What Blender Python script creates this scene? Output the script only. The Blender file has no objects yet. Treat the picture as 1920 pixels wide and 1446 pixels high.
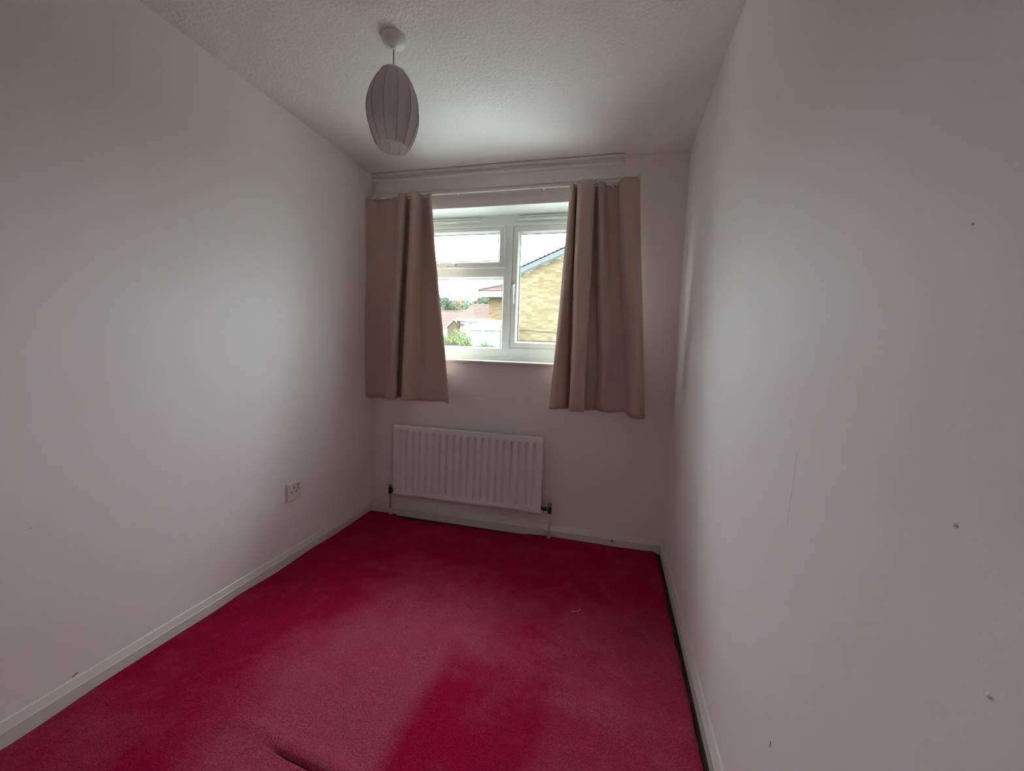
import bpy, bmesh, math, random
import numpy as np
from mathutils import Vector, Matrix

random.seed(7)
scene = bpy.context.scene
COL = scene.collection

# ------------------------------------------------------------------ camera
YAW, PITCH, ROLL, FOC = 0.246, -0.085, 0.036, 748.3
cam_data = bpy.data.cameras.new('camera')
cam = bpy.data.objects.new('camera', cam_data)
COL.objects.link(cam)
cy, sy, cp, sp = math.cos(YAW), math.sin(YAW), math.cos(PITCH), math.sin(PITCH)
fw = Vector((-sy * cp, cy * cp, sp))
rt = Vector((cy, sy, 0))
up = rt.cross(fw)
cr, sr = math.cos(ROLL), math.sin(ROLL)
rt, up = cr * rt + sr * up, -sr * rt + cr * up
cam.matrix_world = Matrix(((rt.x, up.x, -fw.x, 1.658), (rt.y, up.y, -fw.y, 0.0),
                           (rt.z, up.z, -fw.z, 1.187), (0, 0, 0, 1)))
cam_data.sensor_fit = 'HORIZONTAL'
cam_data.sensor_width = 36.0
cam_data.lens = 36.0 * FOC / 1920.0
cam_data.clip_start = 0.02
cam_data.clip_end = 500
scene.camera = cam

# ------------------------------------------------------------------ sky: bright even overcast, lighter towards the zenith
SKY_STRENGTH = 23.0
LANDING_FILL_W = 9.0  # power of the unseen fill lamp added on the landing
world = bpy.data.worlds.new('overcast_sky')
scene.world = world
world.use_nodes = True
wn, wl = world.node_tree.nodes, world.node_tree.links
wn.clear()
w_out = wn.new('ShaderNodeOutputWorld')
w_bg = wn.new('ShaderNodeBackground')
w_tc = wn.new('ShaderNodeTexCoord')
w_sep = wn.new('ShaderNodeSeparateXYZ')
w_map = wn.new('ShaderNodeMapRange')
w_map.inputs[1].default_value = 0.0
w_map.inputs[2].default_value = 1.0
w_map.inputs[3].default_value = 0.55
w_map.inputs[4].default_value = 1.9
w_mul = wn.new('ShaderNodeMath'); w_mul.operation = 'MULTIPLY'
w_mul.inputs[1].default_value = SKY_STRENGTH
w_bg.inputs['Color'].default_value = (0.87, 0.955, 1.0, 1)
wl.new(w_tc.outputs['Generated'], w_sep.inputs[0])
wl.new(w_sep.outputs['Z'], w_map.inputs[0])
wl.new(w_map.outputs[0], w_mul.inputs[0])
wl.new(w_mul.outputs[0], w_bg.inputs['Strength'])
wl.new(w_bg.outputs[0], w_out.inputs['Surface'])

# exposure / view
scene.view_settings.view_transform = 'Standard'
scene.view_settings.look = 'None'
scene.view_settings.exposure = 0.0
scene.view_settings.gamma = 1.0
scene.view_settings.use_curve_mapping = False
scene.cycles.max_bounces = 14
scene.cycles.diffuse_bounces = 10
scene.cycles.glossy_bounces = 3
scene.cycles.transmission_bounces = 6
scene.cycles.transparent_max_bounces = 12
scene.cycles.sample_clamp_indirect = 14.0
scene.cycles.caustics_reflective = False
scene.cycles.caustics_refractive = False
scene.cycles.use_denoising = True

# ------------------------------------------------------------------ materials
def mat(name, color, rough=0.6, bump=None, var=None, metallic=0.0, sheen=0.0, spec=0.5, translucent=0.0):
    """bump = list of (scale, strength, distance); var = (scale, amount, second colour)"""
    m = bpy.data.materials.new(name); m.use_nodes = True
    nt = m.node_tree; n = nt.nodes; l = nt.links
    b = n['Principled BSDF']
    b.inputs['Base Color'].default_value = (*color, 1)
    b.inputs['Roughness'].default_value = rough
    b.inputs['Metallic'].default_value = metallic
    b.inputs['Specular IOR Level'].default_value = spec
    b.inputs['Sheen Weight'].default_value = sheen
    tc = n.new('ShaderNodeTexCoord')
    if var:
        t = n.new('ShaderNodeTexNoise'); t.inputs['Scale'].default_value = var[0]
        t.inputs['Detail'].default_value = 4
        l.new(tc.outputs['Object'], t.inputs['Vector'])
        r = n.new('ShaderNodeMapRange')
        r.inputs[1].default_value = 0.35; r.inputs[2].default_value = 0.65
        r.inputs[3].default_value = 0; r.inputs[4].default_value = var[1]
        l.new(t.outputs['Fac'], r.inputs[0])
        mx = n.new('ShaderNodeMix'); mx.data_type = 'RGBA'
        mx.inputs[6].default_value = (*color, 1); mx.inputs[7].default_value = (*var[2], 1)
        l.new(r.outputs[0], mx.inputs[0]); l.new(mx.outputs[2], b.inputs['Base Color'])
    prev = None
    for sc_, st, di in (bump or []):
        t = n.new('ShaderNodeTexNoise'); t.inputs['Scale'].default_value = sc_
        t.inputs['Detail'].default_value = 3
        l.new(tc.outputs['Object'], t.inputs['Vector'])
        bp = n.new('ShaderNodeBump'); bp.inputs['Strength'].default_value = st
        bp.inputs['Distance'].default_value = di
        l.new(t.outputs['Fac'], bp.inputs['Height'])
        if prev: l.new(prev.outputs[0], bp.inputs['Normal'])
        prev = bp
    if prev: l.new(prev.outputs[0], b.inputs['Normal'])
    if translucent:
        tr = n.new('ShaderNodeBsdfTranslucent'); tr.inputs['Color'].default_value = (*color, 1)
        if var: l.new(mx.outputs[2], tr.inputs['Color'])
        ms = n.new('ShaderNodeMixShader'); ms.inputs[0].default_value = translucent
        l.new(b.outputs[0], ms.inputs[1]); l.new(tr.outputs[0], ms.inputs[2])
        l.new(ms.outputs[0], n['Material Output'].inputs['Surface'])
    return m

def glass_mat(name, tint, refl=0.06):
    m = bpy.data.materials.new(name); m.use_nodes = True
    n = m.node_tree.nodes; l = m.node_tree.links; n.clear()
    o = n.new('ShaderNodeOutputMaterial'); t = n.new('ShaderNodeBsdfTransparent')
    g = n.new('ShaderNodeBsdfGlossy'); g.inputs['Roughness'].default_value = 0.02
    f = n.new('ShaderNodeLayerWeight'); f.inputs['Blend'].default_value = 0.15
    s = n.new('ShaderNodeMixShader'); mm = n.new('ShaderNodeMath'); mm.operation = 'MULTIPLY'
    mm.inputs[1].default_value = 0.6
    ad = n.new('ShaderNodeMath'); ad.operation = 'ADD'; ad.inputs[1].default_value = refl; ad.use_clamp = True
    t.inputs['Color'].default_value = (*tint, 1)
    l.new(f.outputs['Fresnel'], mm.inputs[0]); l.new(mm.outputs[0], ad.inputs[0])
    l.new(ad.outputs[0], s.inputs[0]); l.new(t.outputs[0], s.inputs[1]); l.new(g.outputs[0], s.inputs[2])
    l.new(s.outputs[0], o.inputs['Surface'])
    return m

M = {}
WALL = (0.80, 0.765, 0.77)
M['wall'] = mat('painted_plaster_wall', WALL, 0.6, bump=[(3.0, 0.2, 0.02), (160, 0.10, 0.002)], var=(1.3, 0.5, (0.77, 0.735, 0.735)), spec=0.35)
M['ceiling'] = mat('textured_ceiling_paint', (0.82, 0.805, 0.79), 0.85, bump=[(75, 0.4, 0.006), (150, 0.3, 0.003)], spec=0.1)
M['gloss'] = mat('white_gloss_woodwork', (0.66, 0.64, 0.60), 0.32, bump=[(22, 0.06, 0.003)], var=(9, 0.5, (0.60, 0.58, 0.54)))
M['lintel'] = mat('painted_lintel', (0.72, 0.70, 0.68), 0.5, bump=[(18, 0.08, 0.003)])
M['upvc'] = mat('white_upvc', (0.82, 0.89, 0.87), 0.28, bump=[(6, 0.02, 0.002)])
M['gasket'] = mat('dark_gasket', (0.03, 0.03, 0.035), 0.6)
M['glass'] = glass_mat('window_glass', (0.93, 0.95, 0.94))
M['chrome'] = mat('brushed_handle_metal', (0.62, 0.64, 0.63), 0.3, metallic=0.7)
M['curtain'] = mat('tan_curtain_cloth', (0.55, 0.42, 0.34), 0.75, bump=[(420, 0.2, 0.0006), (6, 0.25, 0.01)], var=(3, 0.5, (0.51, 0.385, 0.31)), sheen=0.12, spec=0.3, translucent=0.05)
M['tape'] = mat('heading_tape', (0.62, 0.52, 0.45), 0.8, bump=[(300, 0.2, 0.0006)])
M['track'] = mat('white_plastic_track', (0.70, 0.66, 0.60), 0.4)
M['radiator'] = mat('radiator_enamel', (0.74, 0.72, 0.76), 0.3, bump=[(9, 0.05, 0.003)])
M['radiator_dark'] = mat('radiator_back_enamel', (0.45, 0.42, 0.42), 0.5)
M['brass'] = mat('tarnished_brass', (0.42, 0.30, 0.12), 0.4, metallic=0.6, var=(60, 0.7, (0.2, 0.15, 0.07)))
M['blackmetal'] = mat('blackened_valve_metal', (0.02, 0.018, 0.016), 0.45, metallic=0.2)
M['copper'] = mat('dull_copper_pipe', (0.45, 0.24, 0.13), 0.45, metallic=0.4)
M['pipe'] = mat('painted_pipe', (0.60, 0.56, 0.53), 0.4)
M['plastic'] = mat('cream_socket_plastic', (0.72, 0.68, 0.66), 0.32)
M['dark'] = mat('dark_slot', (0.01, 0.01, 0.01), 0.8)
M['rose'] = mat('white_rose_plastic', (0.76, 0.76, 0.72), 0.35)
M['cable'] = mat('yellowed_flex', (0.32, 0.27, 0.18), 0.5)
M['bulb'] = mat('opal_bulb', (0.8, 0.8, 0.78), 0.2)
M['shade'] = mat('white_pleated_fabric', (0.66, 0.62, 0.63), 0.85, bump=[(500, 0.15, 0.0005)], spec=0.1, translucent=0.35)
M['shaderib'] = mat('shade_wire_rib', (0.38, 0.33, 0.34), 0.7, spec=0.2)
M['shadeedge'] = mat('shade_edge_binding', (0.78, 0.75, 0.74), 0.7)
M['underfloor'] = mat('dark_floor_boards', (0.035, 0.022, 0.018), 0.85, bump=[(30, 0.3, 0.004)], var=(12, 0.8, (0.012, 0.008, 0.008)))
M['door'] = mat('white_door_paint', (0.72, 0.70, 0.67), 0.4)

def carpet_material():
    m = bpy.data.materials.new('crimson_carpet_pile'); m.use_nodes = True
    n = m.node_tree.nodes; l = m.node_tree.links; b = n['Principled BSDF']
    tc = n.new('ShaderNodeTexCoord')
    at = n.new('ShaderNodeAttribute'); at.attribute_name = 'pile_wear'
    # cloudy wear added to the brushed-pile map
    t = n.new('ShaderNodeTexNoise'); t.inputs['Scale'].default_value = 5.5; t.inputs['Detail'].default_value = 6
    t.inputs['Roughness'].default_value = 0.65
    l.new(tc.outputs['Object'], t.inputs['Vector'])
    r = n.new('ShaderNodeMapRange'); r.inputs[1].default_value = 0.3; r.inputs[2].default_value = 0.7
    r.inputs[3].default_value = -0.28; r.inputs[4].default_value = 0.28
    l.new(t.outputs['Fac'], r.inputs[0])
    ad = n.new('ShaderNodeMath'); ad.operation = 'ADD'; ad.use_clamp = True
    l.new(at.outputs['Fac'], ad.inputs[0]); l.new(r.outputs[0], ad.inputs[1])
    t2 = n.new('ShaderNodeTexNoise'); t2.inputs['Scale'].default_value = 230; t2.inputs['Detail'].default_value = 3
    l.new(tc.outputs['Object'], t2.inputs['Vector'])
    r2 = n.new('ShaderNodeMapRange'); r2.inputs[1].default_value = 0.35; r2.inputs[2].default_value = 0.65
    r2.inputs[3].default_value = 0.66; r2.inputs[4].default_value = 1.30
    l.new(t2.outputs['Fac'], r2.inputs[0])
    mx = n.new('ShaderNodeMix'); mx.data_type = 'RGBA'
    mx.inputs[6].default_value = (0.34, 0.004, 0.040, 1)
    mx.inputs[7].default_value = (0.40, 0.055, 0.10, 1)
    l.new(ad.outputs[0], mx.inputs[0])
    vm = n.new('ShaderNodeVectorMath'); vm.operation = 'SCALE'
    l.new(mx.outputs[2], vm.inputs[0]); l.new(r2.outputs[0], vm.inputs['Scale'])
    l.new(vm.outputs[0], b.inputs['Base Color'])
    b.inputs['Roughness'].default_value = 0.95
    b.inputs['Specular IOR Level'].default_value = 0.08
    sh = n.new('ShaderNodeMapRange'); sh.inputs[3].default_value = 0.0; sh.inputs[4].default_value = 0.10
    l.new(ad.outputs[0], sh.inputs[0]); l.new(sh.outputs[0], b.inputs['Sheen Weight'])
    b.inputs['Sheen Roughness'].default_value = 0.5
    b.inputs['Sheen Tint'].default_value = (1, 0.6, 0.65, 1)
    prev = None
    for s_, st, di in ((14, 0.35, 0.012), (200, 0.8, 0.005), (420, 0.8, 0.003)):
        tt = n.new('ShaderNodeTexNoise'); tt.inputs['Scale'].default_value = s_; tt.inputs['Detail'].default_value = 3
        l.new(tc.outputs['Object'], tt.inputs['Vector'])
        bp = n.new('ShaderNodeBump'); bp.inputs['Strength'].default_value = st; bp.inputs['Distance'].default_value = di
        l.new(tt.outputs['Fac'], bp.inputs['Height'])
        if prev: l.new(prev.outputs[0], bp.inputs['Normal'])
        prev = bp
    l.new(prev.outputs[0], b.inputs['Normal'])
    return m
M['carpet'] = carpet_material()

# outdoor materials
def brick_mat(name, a, b_, c):
    m = bpy.data.materials.new(name); m.use_nodes = True
    n = m.node_tree.nodes; l = m.node_tree.links; bs = n['Principled BSDF']
    tc = n.new('ShaderNodeTexCoord')
    v = n.new('ShaderNodeTexWhiteNoise')
    sc_ = n.new('ShaderNodeVectorMath'); sc_.operation = 'MULTIPLY'; sc_.inputs[1].default_value = (1 / 0.225, 1, 1 / 0.075)
    fl = n.new('ShaderNodeVectorMath'); fl.operation = 'FLOOR'
    l.new(tc.outputs['Object'], sc_.inputs[0]); l.new(sc_.outputs[0], fl.inputs[0]); l.new(fl.outputs[0], v.inputs['Vector'])
    ra = n.new('ShaderNodeValToRGB')
    ra.color_ramp.elements[0].color = (*a, 1); ra.color_ramp.elements[1].color = (*b_, 1)
    e = ra.color_ramp.elements.new(0.5); e.color = (*c, 1)
    l.new(v.outputs['Value'], ra.inputs[0]); l.new(ra.outputs[0], bs.inputs['Base Color'])
    bs.inputs['Roughness'].default_value = 0.9
    bs.inputs['Specular IOR Level'].default_value = 0.0
    return m
M['yellow_brick'] = brick_mat('yellow_stock_brick', (0.082, 0.060, 0.033), (0.120, 0.102, 0.064), (0.101, 0.080, 0.046))
M['orange_brick'] = brick_mat('orange_buff_brick', (0.085, 0.055, 0.030), (0.125, 0.092, 0.055), (0.105, 0.074, 0.041))
M['brown_brick'] = mat('brown_brick', (0.040, 0.029, 0.022), 0.9, var=(6, 0.8, (0.055, 0.040, 0.030)), spec=0.0)
M['mortar'] = mat('pale_mortar', (0.19, 0.185, 0.165), 0.95, bump=[(60, 0.3, 0.004)], spec=0.0)
M['rooftile'] = mat('red_roof_tile', (0.054, 0.039, 0.035), 0.8, var=(2.5, 0.8, (0.041, 0.029, 0.026)), bump=[(20, 0.2, 0.01)], spec=0.0)
M['greytile'] = mat('grey_roof_tile', (0.03, 0.028, 0.028), 0.8, var=(3, 0.8, (0.04, 0.037, 0.04)), bump=[(20, 0.2, 0.01)], spec=0.0)
M['fascia'] = mat('white_fascia_board', (0.30, 0.31, 0.33), 0.5, spec=0.0)
M['greyboard'] = mat('pale_grey_bargeboard', (0.068, 0.074, 0.078), 0.6, var=(8, 0.6, (0.05, 0.055, 0.059)), spec=0.0)
M['render'] = mat('white_render_wall', (0.42, 0.42, 0.41), 0.8, bump=[(40, 0.2, 0.004)], spec=0.0)
M['outglass'] = mat('dim_house_window', (0.05, 0.06, 0.063), 0.1)
M['frosted'] = mat('pale_conservatory_pane', (0.085, 0.11, 0.115), 0.3)
M['leaf_a'] = mat('shrub_leaf', (0.038, 0.064, 0.024), 0.6, var=(7, 0.9, (0.078, 0.106, 0.048)), translucent=0.25, spec=0.0)
M['leaf_b'] = mat('tree_leaf_green', (0.040, 0.066, 0.050), 0.7, var=(0.5, 0.9, (0.058, 0.076, 0.046)), translucent=0.15, spec=0.0)
M['leaf_c'] = mat('tree_leaf_autumn', (0.115, 0.090, 0.046), 0.7, var=(0.5, 0.9, (0.085, 0.082, 0.045)), translucent=0.15, spec=0.0)
M['bark'] = mat('tree_bark', (0.10, 0.08, 0.06), 0.9, bump=[(12, 0.5, 0.02)], spec=0.0)
M['grass'] = mat('lawn_grass', (0.065, 0.085, 0.045), 0.9, bump=[(60, 0.6, 0.03)], var=(1.5, 0.8, (0.085, 0.10, 0.055)), spec=0.0)
M['bounce_concrete'] = mat('pale_bounce_concrete', (0.27, 0.27, 0.26), 0.9, bump=[(60, 0.3, 0.004)], var=(2.5, 0.8, (0.23, 0.23, 0.22)), spec=0.0)

# ------------------------------------------------------------------ helpers
class MB:
    """collects shapes; build() links them as ONE mesh object"""
    def __init__(s): s.v = []; s.f = []
    def add(s, vs, fs):
        o = len(s.v); s.v += [tuple(p) for p in vs]; s.f += [tuple(i + o for i in q) for q in fs]; return s
    def box(s, x0, x1, y0, y1, z0, z1):
        return s.add([(x0, y0, z0), (x1, y0, z0), (x1, y1, z0), (x0, y1, z0), (x0, y0, z1), (x1, y0, z1), (x1, y1, z1), (x0, y1, z1)],
                     [(0, 3, 2, 1), (4, 5, 6, 7), (0, 1, 5, 4), (1, 2, 6, 5), (2, 3, 7, 6), (3, 0, 4, 7)])
    def prism(s, poly, axis, a, b):
        """poly: 2-D outline in the two other axes; extruded along axis from a to b"""
        def P(p, t):
            if axis == 'x': return (t, p[0], p[1])
            if axis == 'y': return (p[0], t, p[1])
            return (p[0], p[1], t)
        n = len(poly)
        vs = [P(p, a) for p in poly] + [P(p, b) for p in poly]
        fs = [tuple(range(n))[::-1], tuple(range(n, 2 * n))] + [(i, (i + 1) % n, n + (i + 1) % n, n + i) for i in range(n)]
        return s.add(vs, fs)
    def tube(s, pts, r, seg=12, cap=True):
        pts = [Vector(p) for p in pts]
        rs = r if isinstance(r, (list, tuple)) else [r] * len(pts)
        rings = []
        ref = None
        for i, p in enumerate(pts):
            d = (pts[min(i + 1, len(pts) - 1)] - pts[max(i - 1, 0)])
            if d.length < 1e-9: d = Vector((0, 0, 1))
            d.normalize()
            if ref is None:
                ref = d.orthogonal().normalized()
            u = (ref - d * ref.dot(d)).normalized(); ref = u
            w = d.cross(u)
            rings.append([p + rs[i] * (math.cos(2 * math.pi * k / seg) * u + math.sin(2 * math.pi * k / seg) * w) for k in range(seg)])
        vs = [q for ring in rings for q in ring]
        fs = [(i * seg + k, i * seg + (k + 1) % seg, (i + 1) * seg + (k + 1) % seg, (i + 1) * seg + k)
              for i in range(len(pts) - 1) for k in range(seg)]
        if cap:
            fs += [tuple(range(seg))[::-1], tuple((len(pts) - 1) * seg + k for k in range(seg))]
        return s.add(vs, fs)
    def lathe(s, prof, cx, cy_, seg=32):
        n = len(prof)
        vs = [(cx + r * math.cos(2 * math.pi * k / seg), cy_ + r * math.sin(2 * math.pi * k / seg), z) for r, z in prof for k in range(seg)]
        fs = [(i * seg + k, i * seg + (k + 1) % seg, (i + 1) * seg + (k + 1) % seg, (i + 1) * seg + k) for i in range(n - 1) for k in range(seg)]
        return s.add(vs, fs)
    def frame(s, x0, x1, z0, z1, w, y0, y1):
        """rectangular picture-frame ring with member width w (single or (left,right,bottom,top))"""
        wl_, wr, wb, wt = w if isinstance(w, tuple) else (w,) * 4
        o = [(x0, z0), (x1, z0), (x1, z1), (x0, z1)]
        i_ = [(x0 + wl_, z0 + wb), (x1 - wr, z0 + wb), (x1 - wr, z1 - wt), (x0 + wl_, z1 - wt)]
        vs = [(a, y0, b) for a, b in o] + [(a, y0, b) for a, b in i_] + [(a, y1, b) for a, b in o] + [(a, y1, b) for a, b in i_]
        fs = []
        for k in range(4):
            j = (k + 1) % 4
            fs += [(k, j, 4 + j, 4 + k), (8 + j, 8 + k, 12 + k, 12 + j), (j, k, 8 + k, 8 + j), (4 + k, 4 + j, 12 + j, 12 + k)]
        return s.add(vs, fs)
    def build(s, name, m, parent=None, bevel=0, smooth=False, at=None, recalc=True, seg=2):
        me = bpy.data.meshes.new(name)
        me.from_pydata(s.v, [], s.f); me.update()
        if recalc:
            bm = bmesh.new(); bm.from_mesh(me)
            bmesh.ops.recalc_face_normals(bm, faces=bm.faces)
            bm.to_mesh(me); bm.free()
        me.materials.append(m)
        o = bpy.data.objects.new(name, me)
        COL.objects.link(o)
        if parent is not None:
            o.parent = parent
            base = Vector(parent.matrix_world.translation) if parent.type != 'EMPTY' else Vector(parent.location)
            if parent.parent is not None: base = Vector((0, 0, 0)) + parent_base(parent)
            me.transform(Matrix.Translation(-parent_base(parent)))
        elif at is not None:
            me.transform(Matrix.Translation(-Vector(at))); o.location = at
        if smooth:
            for p in me.polygons: p.use_smooth = True
        if bevel:
            md = o.modifiers.new('bevel', 'BEVEL'); md.width = bevel; md.segments = seg
            md.limit_method = 'ANGLE'; md.angle_limit = math.radians(35)
            md.harden_normals = False
        return o

def parent_base(o):
    b = Vector((0, 0, 0))
    while o is not None:
        b += Vector(o.location); o = o.parent
    return b

def tag(o, label=None, cat=None, group=None, kind=None):
    if label: o['label'] = label
    if cat: o['category'] = cat
    if group: o['group'] = group
    if kind: o['kind'] = kind
    return o

def thing(name, loc, label=None, cat=None, group=None, kind=None):
    o = bpy.data.objects.new(name, None); COL.objects.link(o)
    o.empty_display_size = 0.1; o.location = loc
    return tag(o, label, cat, group, kind)

W, D, H, Y0 = 2.012, 2.508, 2.35, -0.95
OX0, OX1, OZ0, OZ1 = 0.14, 1.71, 1.112, 2.108     # window opening
YF = 2.69                                          # face of the window frame
YO = 2.80                                          # outer face of the wall
sm = lambda a, b, t: (lambda q: q * q * (3 - 2 * q))(min(1, max(0, (t - a) / (b - a))))

# ------------------------------------------------------------------ room shell
def shell(name, mb, m, label, cat, **k):
    return tag(mb.build(name, m, **k), label, cat, kind='structure')

shell('floor', MB().box(-0.1, W + 0.1, Y0 - 0.1, YO, -0.10, -0.012), M['underfloor'], 'dark bare floor showing in the gap at the carpet edge', 'floor')
shell('ceiling', MB().box(-0.1, W + 0.1, Y0 - 0.1, YO, H, H + 0.12), M['ceiling'], 'stippled off-white ceiling above the pendant lamp', 'ceiling')
wall_left = shell('wall_left', MB().box(-0.12, 0, Y0 - 0.1, YO, -0.10, H), M['wall'], 'pale painted wall with the plug socket, left', 'wall')
wall_right = shell('wall_right', MB().box(W, W + 0.12, Y0 - 0.1, YO, -0.10, H), M['wall'], 'pale painted wall with small scuffs, right', 'wall')
wb = MB()
def holed(mb, x0, x1, z0, z1, a, b, c, d, y0, y1):
    o = [(x0, z0), (x1, z0), (x1, z1), (x0, z1)]; i = [(a, c), (b, c), (b, d), (a, d)]
    vs = [(p, y0, q) for p, q in o + i] + [(p, y1, q) for p, q in o + i]
    fs = []
    for k in range(4):
        j = (k + 1) % 4
        fs += [(k, j, 4 + j, 4 + k), (12 + k, 12 + j, 8 + j, 8 + k), (4 + k, 4 + j, 12 + j, 12 + k), (j, k, 8 + k, 8 + j)]
    mb.add(vs, fs)
holed(wb, 0, W, -0.10, H, OX0, OX1, OZ0, OZ1, D, YO)
shell('wall_back', wb, M['wall'], 'pale wall around the window and behind the radiator', 'wall')
wf = MB()
holed(wf, 0, W, -0.10, H, 0.62, 1.40, -0.012, 2.0, Y0 - 0.1, Y0)
shell('wall_front', wf, M['wall'], 'pale wall with the room door, behind the viewer', 'wall')

def skirting(name, x0, x1, y0, y1, side, label):
    # profile: flat face, small step, bevelled top
    t, h = 0.016, 0.068
    prof = [(0, -0.012), (t, -0.012), (t, 0.040), (t - 0.002, 0.0425), (t - 0.004, 0.048), (t - 0.0105, 0.066), (t - 0.0125, h), (0, h)]
    mb = MB()
    if side == 'left': mb.prism([(x0 + a, b) for a, b in prof], 'y', y0, y1)
    if side == 'right': mb.prism([(x1 - a, b) for a, b in prof], 'y', y0, y1)
    if side == 'back': mb.prism([(y1 - a, b) for a, b in prof], 'x', x0, x1)
    if side == 'front': mb.prism([(y0 + a, b) for a, b in prof], 'x', x0, x1)
    return shell(name, mb, M['gloss'], label, 'skirting board')
bb_l = skirting('baseboard_left', 0, 0, Y0, D, 'left', 'white gloss skirting board along the wall with the socket')
bb_r = skirting('baseboard_right', W, W, Y0, D, 'right', 'white gloss skirting board beside the dark carpet gap')
bb_b = skirting('baseboard_back', 0.016, W - 0.016, D, D, 'back', 'white gloss skirting board below the radiator')
skirting('baseboard_front', 0.016, 0.55, Y0, Y0, 'front', 'white skirting board beside the door')

# thin bead where the wall above the window meets the ceiling, with its short left return
tr = MB()
tr.prism([(D, 2.298), (D - 0.010, 2.300), (D - 0.020, 2.306), (D - 0.021, 2.313), (D - 0.012, 2.317),
          (D - 0.012, 2.330), (D - 0.032, 2.334), (D - 0.034, 2.346), (D, 2.35)], 'x', 0.0, 1.66)
tr.box(0.0, 0.022, D - 0.020, D, 2.232, 2.300)
tag(tr.build('trim_1', M['lintel'], bevel=0.002), 'thin painted bead where the ceiling meets the wall above the curtain track', 'trim', kind='structure')

# open door behind the viewer and the small landing beyond it, with an added fill lamp
dr = thing('door_1', (0.66, Y0, 0), 'white panelled door standing open behind the viewer', 'door', kind='structure')
MB().frame(0.60, 1.42, -0.01, 2.03, (0.055, 0.055, 0.0, 0.06), Y0 - 0.10, Y0 + 0.018).build('door_frame', M['gloss'], dr, bevel=0.003)
MB().box(0.615, 0.655, Y0 + 0.02, Y0 + 0.70, 0.016, 1.965).build('door_leaf', M['door'], dr)
for a, b in ((0.08, 0.33), (0.39, 0.64)):
    for c, d in ((0.18, 0.85), (1.02, 1.85)):
        MB().box(0.655, 0.663, Y0 + a, Y0 + b, c, d).build('door_panel', M['door'], dr, bevel=0.006)
hd = MB().tube([(0.655, Y0 + 0.64, 0.98), (0.70, Y0 + 0.64, 0.98), (0.70, Y0 + 0.55, 0.98)], 0.009).build('door_handle', M['chrome'], dr, smooth=True)
LY = Y0 - 1.45
lw = MB()
lw.box(-0.12, 0.0, LY, Y0 - 0.1, -0.1, H); lw.box(W, W + 0.12, LY, Y0 - 0.1, -0.1, H)
lw.box(-0.12, W + 0.12, LY - 0.1, LY, -0.1, H)
shell('wall_landing', lw, M['wall'], 'pale landing walls beyond the open door', 'wall')
shell('floor_landing', MB().box(-0.12, W + 0.12, LY - 0.1, Y0 - 0.1, -0.1, -0.002), M['underfloor'], 'dark landing floor beyond the open door', 'floor')
shell('ceiling_landing', MB().box(-0.12, W + 0.12, LY - 0.1, Y0 - 0.1, H, H + 0.12), M['ceiling'], 'landing ceiling beyond the open door', 'ceiling')
ll = thing('landing_fill_fitting', (1.0, Y0 - 0.75, H), 'unseen round ceiling light added on the landing to brighten the room', 'ceiling light')
MB().lathe([(0.0, H), (0.15, H), (0.155, H - 0.01), (0.155, H - 0.03), (0.148, H - 0.032), (0.0, H - 0.033)], 1.0, Y0 - 0.75, 32).build('base', M['rose'], ll)
ld = bpy.data.lights.new('landing_fill_lamp', 'AREA'); ld.shape = 'DISK'; ld.size = 0.28; ld.energy = LANDING_FILL_W; ld.color = (0.95, 0.97, 1.0)  # added lamp out of view, lifts the room light from behind
lo = bpy.data.objects.new('landing_fill_lamp', ld); COL.objects.link(lo); lo.location = (1.0, Y0 - 0.75, H - 0.04)

# small marks on the walls
def speck(name, parent, p, size, m, axis, label, tail=None):
    mb = MB()
    if tail:
        mb.tube([p, tail], size, 6)
    else:
        ring = [(size * 1.0, 0), (size * 0.8, size * 0.5), (size * 0.3, size * 0.8), (0.0001, size * 0.9)]
        seg = 10; vs = []
        for r, h in ring:
            for k in range(seg):
                a = 2 * math.pi * k / seg
                vs.append((p[0] + axis * h, p[1] + r * math.cos(a), p[2] + r * math.sin(a)))
        fs = [(i * seg + k, i * seg + (k + 1) % seg, (i + 1) * seg + (k + 1) % seg, (i + 1) * seg + k) for i in range(3) for k in range(seg)]
        mb.add(vs, fs)
    return tag(mb.build(name, m, parent, smooth=True), label)
M['mark'] = mat('dark_scuff', (0.10, 0.07, 0.09), 0.8)
M['mark2'] = mat('faint_scratch', (0.50, 0.47, 0.47), 0.8)
speck('filled_nail_hole', wall_right, (W, 0.503, 1.024), 0.0028, M['wall'], -1, 'raised filler blob')
speck('filled_nail_hole', wall_right, (W, 0.531, 1.336), 0.0016, M['mark2'], -1, 'tiny dark pin hole')
speck('filled_nail_hole', wall_right, (W, 0.444, 0.886), 0.0030, M['wall'], -1, 'raised paint chip')
speck('scratch', wall_right, (W, 0.871, 1.011), 0.0003, M['mark2'], -1, 'long faint scratch', (W, 0.885, 0.861))
speck('scuff_mark', wall_right, (W, 0.863, 0.414), 0.0010, M['mark'], -1, 'short dark scuff', (W, 0.864, 0.400))
speck('scuff_mark', wall_left, (0.0005, 0.838, 0.073), 0.0015, M['mark'], 1, 'small dark mark above the skirting', (0.0005, 0.852, 0.080))
speck('pin_hole', wall_left, (0, 0.766, 0.611), 0.0014, M['mark'], 1, 'tiny dark pin hole')
M['redspot'] = mat('red_paint_spot', (0.35, 0.02, 0.03), 0.7)
MB().prism([(1.704, 0.026), (1.719, 0.024), (1.722, 0.033), (1.713, 0.036), (1.706, 0.034)], 'y', D - 0.0175, D - 0.0155).build('carpet_fibre_spot', M['redspot'], bb_b)
speck('loose_filler', wall_left, (0.0, 0.02, 1.2), 0.001, M['wall'], 1, 'tiny raised paint speck')

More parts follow.
